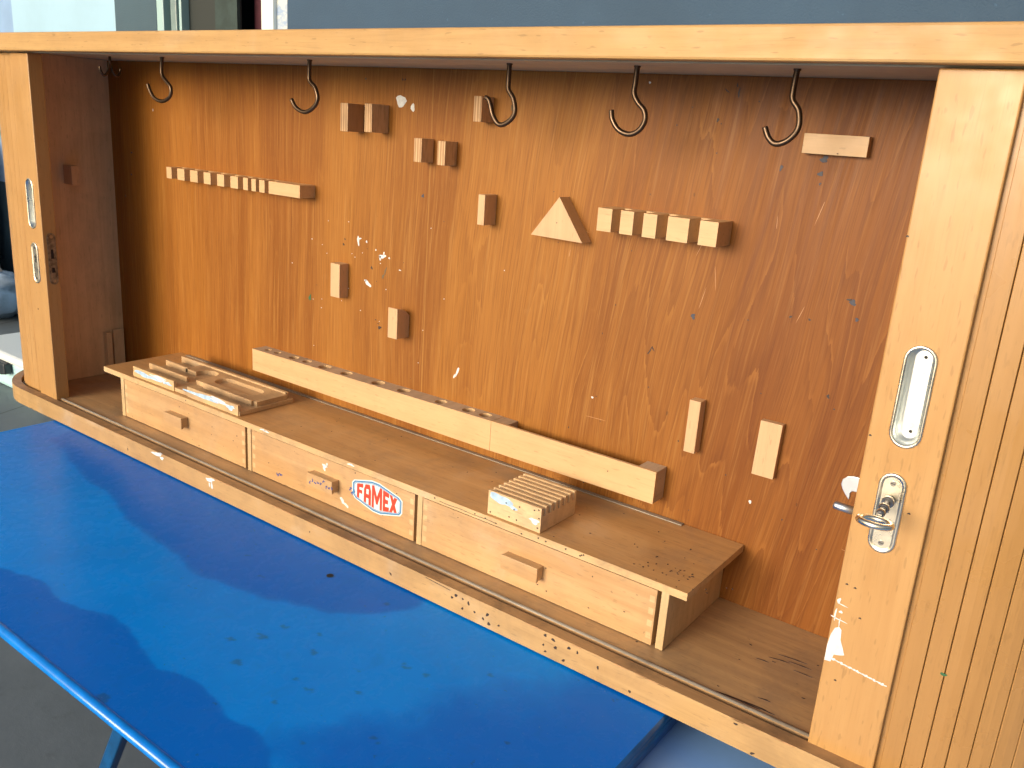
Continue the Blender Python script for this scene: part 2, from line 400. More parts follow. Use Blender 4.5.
# back panel with its paint drops
bm = B(); box(bm, -1.3567, .10, D, D + .008, ZF + .0003, ZC - .0003)
vp_off = (-1.3567, 0, -.3)
drops = [(-.6661, -.0626, .0080, .0058, 1, -.7), (-.6455, -.0698, .0026, .0046, 1, .3), (-.7393, -.2498, .0018, .0058, 1, .2), (-.7360, -.2465, .0024, .0010, 1, .3),
         (-.6925, -.2651, .0052, .0026, 1, .2), (-.6965, -.2675, .0016, .0030, 1, 0), (-.6895, -.2610, .0012, .0022, 1, 0), (-.7191, -.3064, .0055, .0026, 1, -.5), (-.7240, -.3030, .0018, .0014, 1, 0),
         (-.7686, -.2586, .0016, .0018, 2, 0), (-.7660, -.2510, .0011, .0014, 2, 0), (-.7122, -.2835, .0018, .0022, 2, 0), (-.6859, -.2839, .0012, .0060, 5, -.4), (-.6900, -.2920, .0014, .0045, 5, -.5),
         (-.839, -.3464, .0024, .0052, 3, 0), (-.6944, -.3647, .0032, .0024, 2, -.2), (-.7024, -.355, .0010, .0010, 2, 0), (-.6975, -.3595, .0010, .0009, 2, 0), (-.6227, -.1773, .0020, .0026, 4, 0),
         (-.2317, -.2647, .0029, .0027, 4, 0), (-.1212, -.0944, .0040, .0030, 4, 0), (-.1225, -.1078, .0024, .0026, 4, 0), (-.1609, -.1052, .0016, .0028, 4, 0), (-.1215, -.117, .0012, .0012, 4, 0),
         (-.0725, -.2226, .0034, .0026, 4, .4), (-.076, -.2205, .0022, .0014, 2, .2), (-.0660, -.238, .0020, .0016, 4, 0), (-.0797, -.3176, .0018, .0018, 2, 0), (-.1289, -.2465, .0013, .0015, 2, 0), (-.110, -.246, .0013, .0012, 2, .3),
         (-.2773, -.3117, .0008, .0056, 2, -.5), (-.2740, -.3090, .0008, .0030, 2, .8), (-.2323, -.0645, .0012, .0022, 2, 0), (-.214, -.0381, .0011, .0044, 2, -.1), (-.2165, -.031, .0008, .0020, 2, 0), (-.2265, -.0365, .0006, .003, 2, .9),
         (-.3445, -.3824, .0012, .0012, 1, 0), (-.3128, -.0311, .0012, .0009, 1, 0), (-.7304, -.0371, .002, .001, 5, 0), (-1.2964, -.1704, .0024, .0015, 4, 0), (-1.3002, -.2074, .0024, .0014, 4, 0), (-1.3228, -.2462, .0015, .0024, 5, 0),
         (-.5508, -.3972, .0016, .0058, 1, -.4), (-.5555, -.4040, .0010, .0030, 1, -.3), (-.7230, -.2490, .0012, .0016, 1, 0), (-.6795, -.2655, .0011, .0013, 1, 0), (-.705, -.2580, .0009, .0010, 1, 0), (-.6590, -.2790, .0016, .0007, 1, 0),
         (-.6640, -.0365, .0010, .0014, 2, 0), (-.6600, -.0365, .0010, .0014, 2, 0), (-.4890, -.0640, .0016, .0030, 5, 0), (-1.2252, -.0975, .0007, .002, 1, 0), (-.0150, -.5400, .0022, .0018, 1, 0), (-.140, -.4500, .0014, .0016, 1, 0)]
for i, (x, z, u, v, mi, ro) in enumerate(drops):
    blob(bm, (x, D, z), FR, u * (1.2 if mi == 1 else 1), v * (1.2 if mi == 1 else 1), mi, i, ro, .28 if mi == 1 else .45)
for i in range(34):
    blob(bm, (r.gauss(-.70, .09), D, r.gauss(-.28, .09)), FR, r.uniform(.0004, .0009), r.uniform(.0004, .0009), r.choice((1, 1, 2)), i)
for i in range(30):
    blob(bm, (r.uniform(-.45, .02), D, r.uniform(-.55, -.04)), FR, r.uniform(.0004, .0009), r.uniform(.0005, .0012), 2, i)
for i in range(12):   # scratches
    x, z, L, a = r.uniform(-.42, .02), r.uniform(-.5, -.1), r.uniform(.004, .014), r.choice((r.uniform(-.3, .1), r.uniform(1.2, 2.0)))
    blob(bm, (x, D, z), FR, L, .00028, 6, i, a, .2, .0001)
bpn = bpy.data.objects.new('tmp', None)
bk = part('back_panel', bm, ['veneer', 'white', 'speck', 'green', 'bluegrey', 'olive', 'wear_and_reflection'], cab)
# object origin of the back panel at its left end so the veneer figure starts there
d = Vector((-1.3567 + .65, 0, 0)); bk.data.transform(Matrix.Translation(-d)); bk.location = d

for x0, x1 in ((-1.3647, -1.3567), (.100, .108)):
    bm = B(); box(bm, x0, x1, .040, .197, ZF + .0002, ZC - .0002); part('side_panel', bm, 'side', cab, .0006)
# rear board closes the case behind
bm = B(); box(bm, XL - .123, XR + .123, .198, .206, ZB + .001, -.001); part('rear_board', bm, 'side', cab)

# ---------------- roller doors
def path_pt(s, right=True, y0=.0195, R=.1045):
    """point and outward normal on the door track s metres from the straight/curved joint"""
    if s <= 0: p, nn = (s, y0), (0, -1)
    elif s <= R * PI / 2: a = s / R; p, nn = (R * math.sin(a), y0 + R - R * math.cos(a)), (math.sin(a), -math.cos(a))
    else: p, nn = (R, y0 + R + s - R * PI / 2), (1, 0)
    x = XR + p[0] if right else XL - p[0]
    return Vector((x, p[1], 0)), Vector((nn[0] if right else -nn[0], nn[1], 0))
ZS0, ZS1 = ZF - .004, -.0275
def slats(bm, right, s_start, s_end, w, gap, bev):
    s = s_start
    while s < s_end:
        prof = []
        a, b = s + gap / 2, s + w - gap / 2
        for (q, h) in ((a, -.006), (a, -bev), (a + bev, 0), ((a + b) / 2, 0.0001), (b - bev, 0), (b, -bev), (b, -.006)):
            p, nn = path_pt(q, right); p = p + nn * h; prof.append((p.x, p.y))
        prism(bm, prof, 2, ZS0, ZS1)
        s += w
def door(right):
    xs0, xs1 = (0.0, .0537) if right else (-1.3206, -1.2669)
    return xs0, xs1
dR = root('roller_door', '', '', (0, 0, 0)); dL = root('roller_door', '', '', (0, 0, 0))
for q, s in ((dR, 'right roller door, its stile holding the lock and key'), (dL, 'left roller door pushed to the far end')):
    del q['category']; q['label'] = s; q.parent = cab; q.location = -cab.location
bpy.context.view_layer.update()
# right stile (drawn as a board with a rebate hiding the first slat)
bm = B(); box(bm, 0, .0537, .014, .036, ZF - .003, -.0275)
sR = part('stile', bm, ['stile', 'white', 'speck', 'black'], dR, .0012)
# left stile, wide and plain
bm = B(); box(bm, -1.3206, -1.2669, .014, .036, ZF - .003, -.0275)
sL = part('stile', bm, ['stile', 'black'], dL, .0012)
bm = B(); slats(bm, True, .0572 - XR, .21, .0151, .0007, .0004); blob(bm, (.0867, .0195, -.4670), FR, .0024, .0015, 1, 4); box(bm, .0538, .0580, .0205, .0300, ZS0, ZS1); part('slat_panel', bm, ['slat', 'green'], dR)
bm = B(); slats(bm, False, -1.3211 * -1 * -1 - XL * -1 if False else (XL + 1.3211), .20, .0152, .0003, .0003); part('slat_panel', bm, 'stile', dL)
# mortises for the recessed pulls
def carve_pull(o, cx, cz, w, h, y, depth):
    c = B(); prism(c, stadium(cx, cz, w, h, 8), 1, y - .01, y + depth); cut(o, [c])
carve_pull(sR, .0262, -.2562, .0195, .0745, .014, .0140)
carve_pull(sL, -1.2955, -.2520, .0195, .0745, .014, .0140)
for o in (sR, sL):
    b = o.modifiers.new('bevel', 'BEVEL'); b.width = .001; b.segments = 2; b.limit_method = 'ANGLE'; b.angle_limit = math.radians(50)
def pull(cx, cz, parent, y=.014, w=.0235, h=.0795):
    bm = B()
    prof = [(0.0, .0003), (0.0, -.0006), (.0008, -.0014), (.0019, -.0014), (.0027, -.0006), (.0030, .006), (.0040, .0100), (.0058, .0118)]
    rings = []
    for cutw, dy in prof: rings.append([bm.verts.new((px, y + dy, pz)) for px, pz in stadium(cx, cz, w, h, 10, cutw)])
    for i, (A, C) in enumerate(zip(rings, rings[1:])):
        for k in range(len(A)):
            f = bm.faces.new((A[k], A[(k + 1) % len(A)], C[(k + 1) % len(A)], C[k])); f.smooth = True; f.material_index = 0 if i < 4 else 1
    f = bm.faces.new(rings[-1]); f.material_index = 1
    for sz in (-1, 1): blob(bm, (cx + .001, y + .0117, cz + sz * .029), FR, .0013, .0013, 2, 3, 0, .05)
    return part('recessed_pull', bm, ['nickel', 'nickelin', 'black'], parent)
pull(.0262, -.2562, dR); pull(-1.2955, -.2520, dL)
def screw(bm, x, y, z, r0=.0021, mi=1):
    prism(bm, [(x + r0 * math.cos(a), z + r0 * math.sin(a)) for a in [2 * PI * k / 12 for k in range(12)]], 1, y - .0007, y + .0003, mi)
    c = .7 * r0
    prism(bm, [(x - c, z - .0002), (x + c, z - .0002), (x + c, z + .0003), (x - c, z + .0003)], 1, y - .0009, y, 2)
def lock_plate(cx, cz, parent, y=.014, w=.0205, h=.0665):
    bm = B(); prof = [(0.0, .0002), (0.0, -.0010), (.0008, -.0019), (.0020, -.0019), (.0031, -.0011), (.0036, -.0010)]
    rings = [[bm.verts.new((px, y + dy, pz)) for px, pz in stadium(cx, cz, w, h, 10, c)] for c, dy in prof]
    for A, C in zip(rings, rings[1:]):
        for k in range(len(A)):
            f = bm.faces.new((A[k], A[(k + 1) % len(A)], C[(k + 1) % len(A)], C[k])); f.smooth = True
    bm.faces.new(rings[-1])
    for sz in (-1, 1): screw(bm, cx, y - .0010, cz + sz * (h / 2 - .0085))
    # keyhole: round above, slot below
    prism(bm, [(cx + .0022 * math.cos(a), cz + .010 + .0022 * math.sin(a)) for a in [2 * PI * k / 12 for k in range(12)]], 1, y - .0013, y, 2)
    prism(bm, [(cx - .0010, cz + .001), (cx + .0010, cz + .001), (cx + .0010, cz + .009), (cx - .0010, cz + .009)], 1, y - .0012, y, 2)
    return part('lock_plate', bm, ['nickel', 'steel', 'black'], parent)
lock_plate(.0250, -.3495, dR); lock_plate(-1.2957, -.3465, dL)
# hook bolt standing out of the right stile's edge
bm = B()
hp = [(.001, -.3310), (-.0060, -.3312), (-.0105, -.3325), (-.0138, -.3360), (-.0143, -.3400), (-.0125, -.3440), (-.0095, -.3480), (-.0065, -.3512), (-.0060, -.3500), (-.0063, -.3455), (-.0050, -.3435), (.001, -.3430)]
prism(bm, hp, 1, .0225, .0255)
part('hook_bolt', bm, 'zinc', dR, .0004)
bm = B(); tube(bm, [(.001, .024, -.3600), (-.0155, .024, -.3592), (-.0168, .024, -.3591), (-.0176, .024, -.3590)], .0034, 14, taper=[1, 1, .8, .35]); part('guide_pin', bm, 'zinc', dR)
# strike plate on the left stile's edge
bm = B(); X0 = -1.2669
prism(bm, stadium(.0265, -.3370, .0135, .083, 8), 0, X0 - .0002, X0 + .0010)
for a, b_, z0, z1 in ((.0238, .0290, -.3365, -.3215), (.0236, .0292, -.3590, -.3510)):
    prism(bm, [(a, z0), (b_, z0), (b_ - .001, z1), (a + .0005, z1)], 0, X0 + .0009, X0 + .0012, 1)
for z in (-.3015, -.3725):
    prism(bm, [(.0265 + .0026 * math.cos(a), z + .0026 * math.sin(a)) for a in [2 * PI * k / 12 for k in range(12)]], 0, X0 + .0008, X0 + .0016, 2)
part('strike_plate', bm, ['brassy', 'black', 'steel'], dL)
# paint smears and nicks on the right stile
bm = sR.data; b2 = B(); b2.from_mesh(bm)
off = -wloc(dR)
def sb(x, z, u, v, mi, seed, ro=0.0, amp=.4): blob(b2, (x, .0140, z), FR, u, v, mi, seed, ro, amp, .0002)
pol = [(.0006, -.4905), (.0006, -.4760), (.0018, -.4655), (.0040, -.4590), (.0072, -.4570), (.0092, -.4590), (.0100, -.4680), (.0125, -.4735), (.0150, -.4800), (.0115, -.4815), (.0070, -.4828), (.0055, -.4900)]
prism(b2, pol, 1, .01375, .0141, 1)
for k in range(22):
    x = .003 + k * .0022; z = -.4865 - k * .00028
    sb(x, z, .0016, .0005 + .0003 * (k % 3), 1, k)
for (x, z, u, v, s, ro) in [(.003, -.4345, .0012, .0030, 1, 0), (.006, -.437, .0045, .0004, 2, -.2), (.006, -.4435, .0013, .0013, 3, 0), (.005, -.4505, .006, .0006, 4, -.15), (.0065, -.4530, .0005, .004, 5, 0), (.0022, -.4470, .0008, .0050, 6, 0)]:
    sb(x, z, u, v, 1, s, ro)
for (x, z) in [(.0020, -.2920), (.0065, -.418), (.013, -.419), (.021, -.443), (.012, -.505), (.040, -.345), (.0008, -.141)]: sb(x, z, .0010, .0009, 2, 3)
b2.to_mesh(sR.data); b2.free()
b2 = B(); b2.from_mesh(sL.data); blob(b2, (-1.303, .014, -.4235), FR, .0014, .0017, 1, 3); b2.to_mesh(sL.data); b2.free()

# ---------------- hooks under the ceiling
def hook(x, y, pts, r0=.0026):
    P = smooth_path([(x + a, y, z) for a, z in pts], 6)
    bm = B(); tube(bm, P, r0, 12)
    tube(bm, [(x + pts[0][0], y, ZC + .001), (x + pts[0][0], y, ZC - .0015)], r0 * 1.25, 12)
    part('hook', bm, 'hook', cab)
Y = .102
hook(0, Y, [(-1.0549, ZC), (-1.0575, -.0380), (-1.0560, -.0480), (-1.0471, -.0552), (-1.0365, -.0634), (-1.0393, -.0755), (-1.0588, -.0831), (-1.0800, -.0787), (-1.0913, -.0668), (-1.0946, -.0599)])
hook(0, Y, [(-.7388, ZC), (-.7397, -.0380), (-.7388, -.0470), (-.7290, -.0546), (-.7242, -.0677), (-.7318, -.0783), (-.7481, -.0845), (-.7647, -.0797), (-.7733, -.0700)])
hook(0, Y, [(-.4307, ZC), (-.4308, -.0400), (-.4300, -.0480), (-.4230, -.0571), (-.4202, -.0709), (-.4285, -.0805), (-.4396, -.0834), (-.4484, -.0752), (-.4532, -.0633), (-.4563, -.0583), (-.4600, -.0568)])
hook(0, Y, [(-.2809, ZC), (-.2812, -.0373), (-.2815, -.0470), (-.2763, -.0550), (-.2692, -.0615), (-.2669, -.0704), (-.2719, -.0797), (-.2822, -.0842), (-.2940, -.0810), (-.3021, -.0721), (-.3046, -.063)])
hook(0, Y, [(-.1286, ZC), (-.1295, -.0400), (-.1285, -.0475), (-.1220, -.0560), (-.1203, -.0700), (-.1275, -.0800), (-.1377, -.0838), (-.1450, -.0790), (-.1495, -.0704)])
bm = B(); x0 = -1.2082; y0 = .11     # the double hook in the left corner
tube(bm, [(x0, y0, ZC), (x0, y0, -.036)], .0019, 10)
for s in (-1, 1):
    tube(bm, smooth_path([(x0, y0, -.034), (x0, y0 + .005 * s, -.046), (x0, y0 + .011 * s, -.0505), (x0, y0 + .016 * s, -.0440), (x0, y0 + .0165 * s, -.0380)]), .0019, 10)
part('hook', bm, 'hook', cab, label='double hook in the left corner')

# ---------------- tool holders glued to the back panel
def peg(x0, x1, z0, z1, d, mat='peg', shear=0.0, nm='peg', bev=.0006, label=None):
    bm = B(); vs = box(bm, x0, x1, D - d, D - .0001, z0, z1)
    for v in vs:
        if v.co.z > (z0 + z1) / 2: v.co.x += shear
    return part(nm, bm, mat, cab, bev, label)
peg(-.7455, -.7316, -.1050, -.0695, .030, 'ply'); peg(-.6996, -.6868, -.1035, -.0685, .031, 'ply')
peg(-.6198, -.6073, -.1346, -.1058, .023, 'ply'); peg(-.5813, -.5688, -.1355, -.1067, .023, 'ply')
peg(-.5277, -.5158, -.0818, -.0530, .023, 'ply')
peg(-.5130, -.5028, -.1998, -.1640, .0235)
peg(-.7764, -.7580, -.3319, -.2843, .017)
bm = B(); prism(bm, [(D - .024, -.3672), (D - .024, -.3258), (D - .008, -.3300), (D - .0001, -.3370), (D - .0001, -.3672)], 0, -.6556, -.6386); part('peg', bm, 'peg', cab, .0006)
peg(-.2170, -.2040, -.4100, -.3512, .014, 'peg', 0)
bm = B(); vs = box(bm, -.1407, -.1175, D - .0085, D - .0001, -.4152, -.3557)
for v in vs:
    if v.co.z > -.39: v.co.x += .0014
part('peg', bm, 'peg', cab, .0005)
bm = B(); box(bm, -.1402, -.0812, D - .010, D - .0001, -.0900, -.0720); blob(bm, (-.107, D - .010, -.0885), FR, .0008, .0007, 1, 1); part('ledge_strip', bm, ['pegx', 'speck'], cab, .0005)
bm = B(); prism(bm, [(-.4001, -.1562), (-.4355, -.2023), (-.3653, -.2033)], 1, D - .020, D - .0001); blob(bm, (-.401, D - .020, -.185), FR, .0007, .0007, 1, 1)
part('triangle_block', bm, ['peg', 'speck'], cab, .0005)
def comb(teeth, z0, z1, depth, slot, nm):
    """toothed holder: continuous back rail plus teeth standing forward"""
    xa, xb = teeth[0][0], teeth[-1][1]
    bm = B(); prof = [(xa, D - .0001)]
    for i, (a, b_) in enumerate(teeth):
        prof += [(a, D - depth), (b_, D - depth)]
        if i < len(teeth) - 1: prof += [(b_, D - depth + slot), (teeth[i + 1][0], D - depth + slot)]
    prof.append((xb, D - .0001))
    prism(bm, prof, 2, z0, z1); return part(nm, bm, 'pegx', cab)
comb([(-1.1501, -1.1363), (-1.1205, -1.1017), (-1.0864, -1.0669), (-1.0511, -1.0338), (-1.0173, -1.0001), (-.9847, -.9668), (-.9543, -.9434), (-.9349, -.9250), (-.9170, -.9050), (-.8957, -.8282)], -.2002, -.1827, .028, .019, 'comb_rack')
comb([(-.3400, -.3226), (-.3120, -.2965), (-.2850, -.2694), (-.2570, -.2334), (-.2217, -.2023)], -.1852, -.1610, .0345, .026, 'comb_rack')
# drilled rail and the lath that continues it
bm = B(); prism(bm, [(-.9425, -.4758), (-.471, -.4780), (-.471, -.4385), (-.9425, -.4415)], 1, D - .026, D - .0001)
dr = part('drilled_rail', bm, ['pegx', 'endgrain'], cab)
for f in dr.data.polygons:
    if f.normal.z > .8: f.material_index = 1
hs = [(-.9204, .0045), (-.8975, .0050), (-.8594, .0072), (-.8304, .0064), (-.791, .0090), (-.7453, .0082), (-.6812, .0090), (-.6325, .0086), (-.5648, .0076), (-.5176, .0078), (-.490, .0076)]
cs = []
for x, rr in hs:
    rr += .0007
    c = B(); prism(c, [(x - .0006 + rr * math.cos(a), D - .0128 + rr * math.sin(a)) for a in [2 * PI * k / 20 for k in range(20)]], 2, -.470, -.43); cs.append(c)
cut(dr, cs)
bm = B(); box(bm, -.4708, -.448, D - .0215, D - .0002, -.4770, -.4388); part('drilled_rail', bm, 'endgrain', cab, .0004)
bm = B(); prism(bm, [(-.4706, -.4779), (-.2396, -.4768), (-.2396, -.4388), (-.4706, -.4384)], 1, D - .026, D - .022); blob(bm, (-.30, D - .026, -.455), FR, .0008, .0008, 1, 1)
part('rail_lath', bm, ['pegx', 'speck'], cab, .0005)
bm = B(); box(bm, -.2640, -.2398, D - .0218, D - .0001, -.4766, -.4390); part('rail_end_block', bm, 'endgrain', cab, .0004)
# blocks on the left side panel
bm = B(); box(bm, -1.3566, -1.330, .100, .113, -.2275, -.1960); part('peg', bm, 'peg', cab, .0005)
bm = B(); box(bm, -1.3565, -1.345, .150, .160, ZF + .0002, -.4930); box(bm, -1.3565, -1.350, .166, .186, ZF + .0002, -.4900); part('corner_lath', bm, 'side', cab, .0005)

# ------------------------------------------------------------------ drawer unit
UY = .049; UT = -.500
un = root('drawer_unit', 'low beech unit of three drawers with a worn brown top, standing on the cabinet floor', 'drawer unit', (-.65, .12, ZF))
bm = B(); box(bm, -1.1745, -.1390, UY, D - .0008, UT - .0082, UT)
for f in bm.faces:
    if f.calc_center_median().y < UY + .001 or f.calc_center_median().x > -.14 or f.calc_center_median().x < -1.17: f.material_index = 1
r = random.Random(11)
for i, (x, z) in enumerate([(-.313, -.5030), (-.3032, -.5034), (-.2779, -.503), (-.2584, -.5031), (-.2600, -.5045), (-.256, -.5020), (-.40, -.5035), (-.385, -.504), (-.3700, -.5050), (-.95, -.5035), (-.46, -.5035), (-.335, -.5055)]):
    blob(bm, (x, UY, z), FR, .0011, .0010, 3, i)
for i in range(14): blob(bm, (-.45 + i * .006, UY, -.5050 - .0004 * math.sin(i)), FR, .0035, .0003, 3, i)
for i in range(34): blob(bm, (r.gauss(-.165, .02), r.gauss(.075, .018), UT), (2, 1), r.uniform(.0005, .0014), r.uniform(.0005, .0011), 3, i, r.uniform(0, 3))
for i in range(30): blob(bm, (r.uniform(-.75, -.15), r.uniform(.055, .175), UT), (2, 1), r.uniform(.0005, .0013), r.uniform(.0005, .0008), 3, i, r.uniform(0, 3))
for (x, z) in [(-.772, -.5025), (-.765, -.5030), (-.6000, -.5030)]: blob(bm, (x, UY, z), FR, .005, .0016, 2, 3, 0, .5)
part('unit_top', bm, ['utop', 'uedge', 'white', 'speck'], un, .0007)
bm = B(); box(bm, -1.150, -.2100, D - .0075, D - .001, UT + .0001, UT + .0014); part('back_strip', bm, 'guide', un, .0005)
for x0, x1 in ((-1.1272, -1.1185), (-.1655, -.1572)):
    bm = B(); box(bm, x0, x1, UY + .0005, D - .001, ZF + .0004, UT - .0083); part('unit_side', bm, 'post', un, .0006)
for x0, x1 in ((-.8068, -.7990), (-.4868, -.4790)):
    bm = B(); box(bm, x0, x1, UY + .0005, D - .002, ZF + .0004, UT - .0083); part('divider', bm, 'post', un, .0005)
bm = B(); box(bm, -1.1184, -.1656, D - .006, D - .002, ZF + .0005, UT - .0084); part('unit_back', bm, 'post', un)
def drawer(x0, x1, yo, hx0, hx1, hz, label, seed):
    r = random.Random(seed)
    z0, z1 = ZF + .0012, UT - .0094
    bm = B(); y = UY + yo
    box(bm, x0, x1, y, y + .011, z0, z1)
    box(bm, x0 + .0005, x0 + .008, y + .0111, D - .012, z0, z1 - .004); box(bm, x1 - .0125, x1 - .005, y + .0111, D - .012, z0, z1 - .004)
    box(bm, x0 + .008, x1 - .0125, y + .011, D - .012, z0 + .003, z0 + .006); box(bm, x0 + .008, x1 - .008, D - .018, D - .012, z0 + .006, z1 - .004)
    for xx in (x0, x1):    # finger joints show as paler end grain
        for k in range(4):
            zc = z0 + .010 + k * .0135; s = 1 if xx == x0 else -1
            a, b_ = sorted((xx + s * .0016, xx + s * .0072))
            prism(bm, [(a, zc - .0035), (b_, zc - .0035), (b_, zc + .0035), (a, zc + .0035)], 1, y - .00008, y + .001, 1)
    for i in range(r.randint(7, 12)): blob(bm, (r.uniform(x0 + .01, x1 - .01), y, r.uniform(z0 + .003, z1 - .003)), FR, r.uniform(.0005, .0012), r.uniform(.0005, .001), 2, i)
    if seed == 2:
        blob(bm, (-.650, y, -.5210), FR, .0045, .0034, 3, 5, -.6, .6); blob(bm, (-.645, y, -.517), FR, .0012, .004, 3, 8, 0, .4); blob(bm, (-.6130, y, -.5590), FR, .0075, .0032, 3, 7, -.5, .6)
        for k, (x, z) in enumerate([(-.598, -.541), (-.594, -.538), (-.743, -.560), (-.737, -.558), (-.601, -.536)]): blob(bm, (x, y, z), FR, .0026, .0020, 4, k, k, .7)
    d = part('drawer', bm, ['drawer', 'joint', 'speck', 'white', 'inkblue'], un, .0005, label)
    bm = B(); hy = y - .0120
    # a small L shaped strip: a plate standing off a narrower root
    box(bm, hx0, hx1, hy, hy + .0035, hz - .0085, hz + .0085); box(bm, hx0 + .0005, hx1 - .0002, hy + .0034, y + .0002, hz - .0070, hz + .0080, 0)
    if seed == 2:
        for k in range(9): blob(bm, (hx0 + .006 + k * .0052, hy, hz + r.uniform(-.006, .005)), FR, .0016, .0018, 1, k, k, .8)
    part('handle', bm, ['drawer', 'inkblue', 'speck'], d, .0006)
    return d
drawer(-1.1178, -.8125, .0012, -.9925, -.9475, -.5375, 'left drawer', 1)
d2 = drawer(-.7980, -.4918, .0012, -.6700, -.6225, -.5390, 'middle drawer with a hexagonal red lettered sticker and blue ink on its handle', 2)
drawer(-.4782, -.1700, .0006, -.3520, -.3035, -.5405, 'right drawer', 3)

# sticker on the middle drawer
def sticker():
    y = UY + .0012; cx, cz, W, H = -.5548, -.5340, .0870, .0415
    base = [(-.5, -.17), (-.5, .20), (-.46, .30), (-.10, .50), (.05, .50), (.44, .31), (.5, .22), (.5, -.17), (.46, -.28), (.08, -.50), (-.07, -.50), (-.44, -.30)]
    def sc(k, kx=None): return [(cx + p[0] * W * (kx or k), cz + p[1] * H * k) for p in base]
    bm = B()
    prism(bm, sc(1.0), 1, y - .00020, y + .0001, 0)
    def band(k0, k1, x0, x1, h, mi):
        A = sc(k0, x0); C = sc(k1, x1); n = len(A)
        a = [bm.verts.new((p[0], y - h, p[1])) for p in A]; c = [bm.verts.new((p[0], y - h, p[1])) for p in C]
        for i in range(n): bm.faces.new((a[i], a[(i + 1) % n], c[(i + 1) % n], c[i])).material_index = mi
    band(.93, .82, .965, .915, .00026, 1); band(.80, .76, .905, .888, .00026, 1)
    def env(x): return .5 * H * .66 * (1 - .56 * min(1, abs(x) / .44) ** 1.15) + .0022   # half height of the lettering at x (fraction of W)
    L = {'F': [[(0, 0), (.38, 0), (.38, 1), (0, 1)], [(.3, .76), (1, .76), (1, 1), (.3, 1)], [(.3, .38), (.85, .38), (.85, .60), (.3, .60)]],
         'A': [[(0, 0), (.33, 0), (.33, .82), (0, .70)], [(.67, 0), (1, 0), (1, .70), (.67, .82)], [(0, .70), (.27, .76), (.73, .76), (1, .70), (.8, 1), (.2, 1)], [(.27, .30), (.73, .30), (.73, .50), (.27, .50)]],
         'M': [[(0, 0), (.22, 0), (.22, 1), (0, 1)], [(.78, 0), (1, 0), (1, 1), (.78, 1)], [(.22, 1), (.22, .62), (.42, .22), (.58, .22), (.50, .55)], [(.50, .55), (.42, .22), (.58, .22), (.78, .62), (.78, 1)]],
         'E': [[(0, 0), (.38, 0), (.38, 1), (0, 1)], [(.3, .76), (1, .76), (1, 1), (.3, 1)], [(.3, .39), (.85, .39), (.85, .61), (.3, .61)], [(.3, 0), (1, 0), (1, .24), (.3, .24)]],
         'X': [[(0, 0), (.38, 0), (1, 1), (.62, 1)], [(.62, 0), (1, 0), (.38, 1), (0, 1)]]}
    span = [('F', -.395, -.270), ('A', -.255, -.110), ('M', -.095, .110), ('E', .125, .245), ('X', .250, .400)]
    for j, (ch, a, b_) in enumerate(span):
        for q, poly in enumerate(L[ch]):
            P = []
            for (u, v) in poly:
                x = a + (b_ - a) * u; e = env(x); P.append((cx + x * W, cz - e + 2 * e * v))
            f = bm.faces.new([bm.verts.new((p[0], y - .00030 - .00001 * q, p[1])) for p in P]); f.material_index = 2
    for f in bm.faces:
        if len(f.verts) and f.material_index:
            f.normal_update()
            if f.normal.y > 0: f.normal_flip()
    part('sticker', bm, ['stk_white', 'stk_blue', 'stk_red'], d2, fix=False)
sticker()

# ------------------------------------------------------------------ pencil tray on the unit
tr = root('pencil_tray', 'low grooved beech pencil tray on the left end of the drawer unit', 'pencil tray', (-.965, .105, UT))
bm = B(); z0 = UT + .0004; zb = UT + .0135; zh = UT + .0165
xa, xb = -1.1000, -.8310
box(bm, xa, xb, .0555, .1505, z0, UT + .0065); part('tray_base', bm, 'tray', tr, .0005); bm = B()
prism(bm, [(-.9800, .0880), (-.8345, .0880), (-.8345, .1415), (-1.045, .1415), (-1.045, .1130), (-.9800, .1130)], 2, UT + .0066, zb)
bed = part('tray_bed', bm, 'tray', tr)
c1 = B(); prism(c1, [(-.998 + .020 * math.cos(a), .116 + .020 * math.sin(a)) for a in [2 * PI * k / 24 for k in range(24)]], 2, UT + .0060, UT + .03)
c3 = B(); prism(c3, [(p[1] * 0 + x_, y_) for (x_, y_), p in zip([(-.912 + q[1], .1150 + q[0]) for q in stadium(0, 0, .030, .100, 8)], stadium(0, 0, .030, .098, 8))], 2, UT + .0078, UT + .03)
cut(bed, [c1, c3])
def ridge(x0, x1, y0, y1, h0, h1, mats='tray', nm='ridge', smear=False):
    bm = B(); prism(bm, [(x0, UT + .0066), (x1, UT + .0066), (x1, h1), (x0, h0)], 1, y0, y1)
    part(nm, bm, mats, tr, .0005)
for x0, x1, s in ((-1.0960, -.9868, 1), (-.9530, -.8325, 2)):
    bm = B(); box(bm, x0, x1, .0540, .0580, z0, zh)
    r = random.Random(s)
    L_ = x1 - x0
    blob(bm, (x0 + L_ * .35, .0540, zh - .0062 - (.0015 if s == 1 else 0)), FR, L_ * .30, .0040, 2, s * 7, 0, .45, .00015, 28)
    blob(bm, (x0 + L_ * .66, .0540, zh - .0044), FR, L_ * .22, .0030, 1, s * 5, -.02, .5, .00022, 28)
    blob(bm, (x0 + L_ * .85, .0540, zh - .0075), FR, L_ * .08, .0030, 2, s * 3, 0, .5, .00028, 24)
    part('front_ridge', bm, ['uedge', 'white', 'whiteblue'], tr, .0005)
ridge(-1.1000, -.9981, .0835, .0875, zh - .001, zh - .002); ridge(-.9584, -.8426, .0840, .0880, zh - .001, zh - .002)
ridge(-1.1000, -1.0399, .1130, .1170, zh - .001, zh - .002)
ridge(-1.1010, -.8384, .1420, .1480, zh, zh - .001)

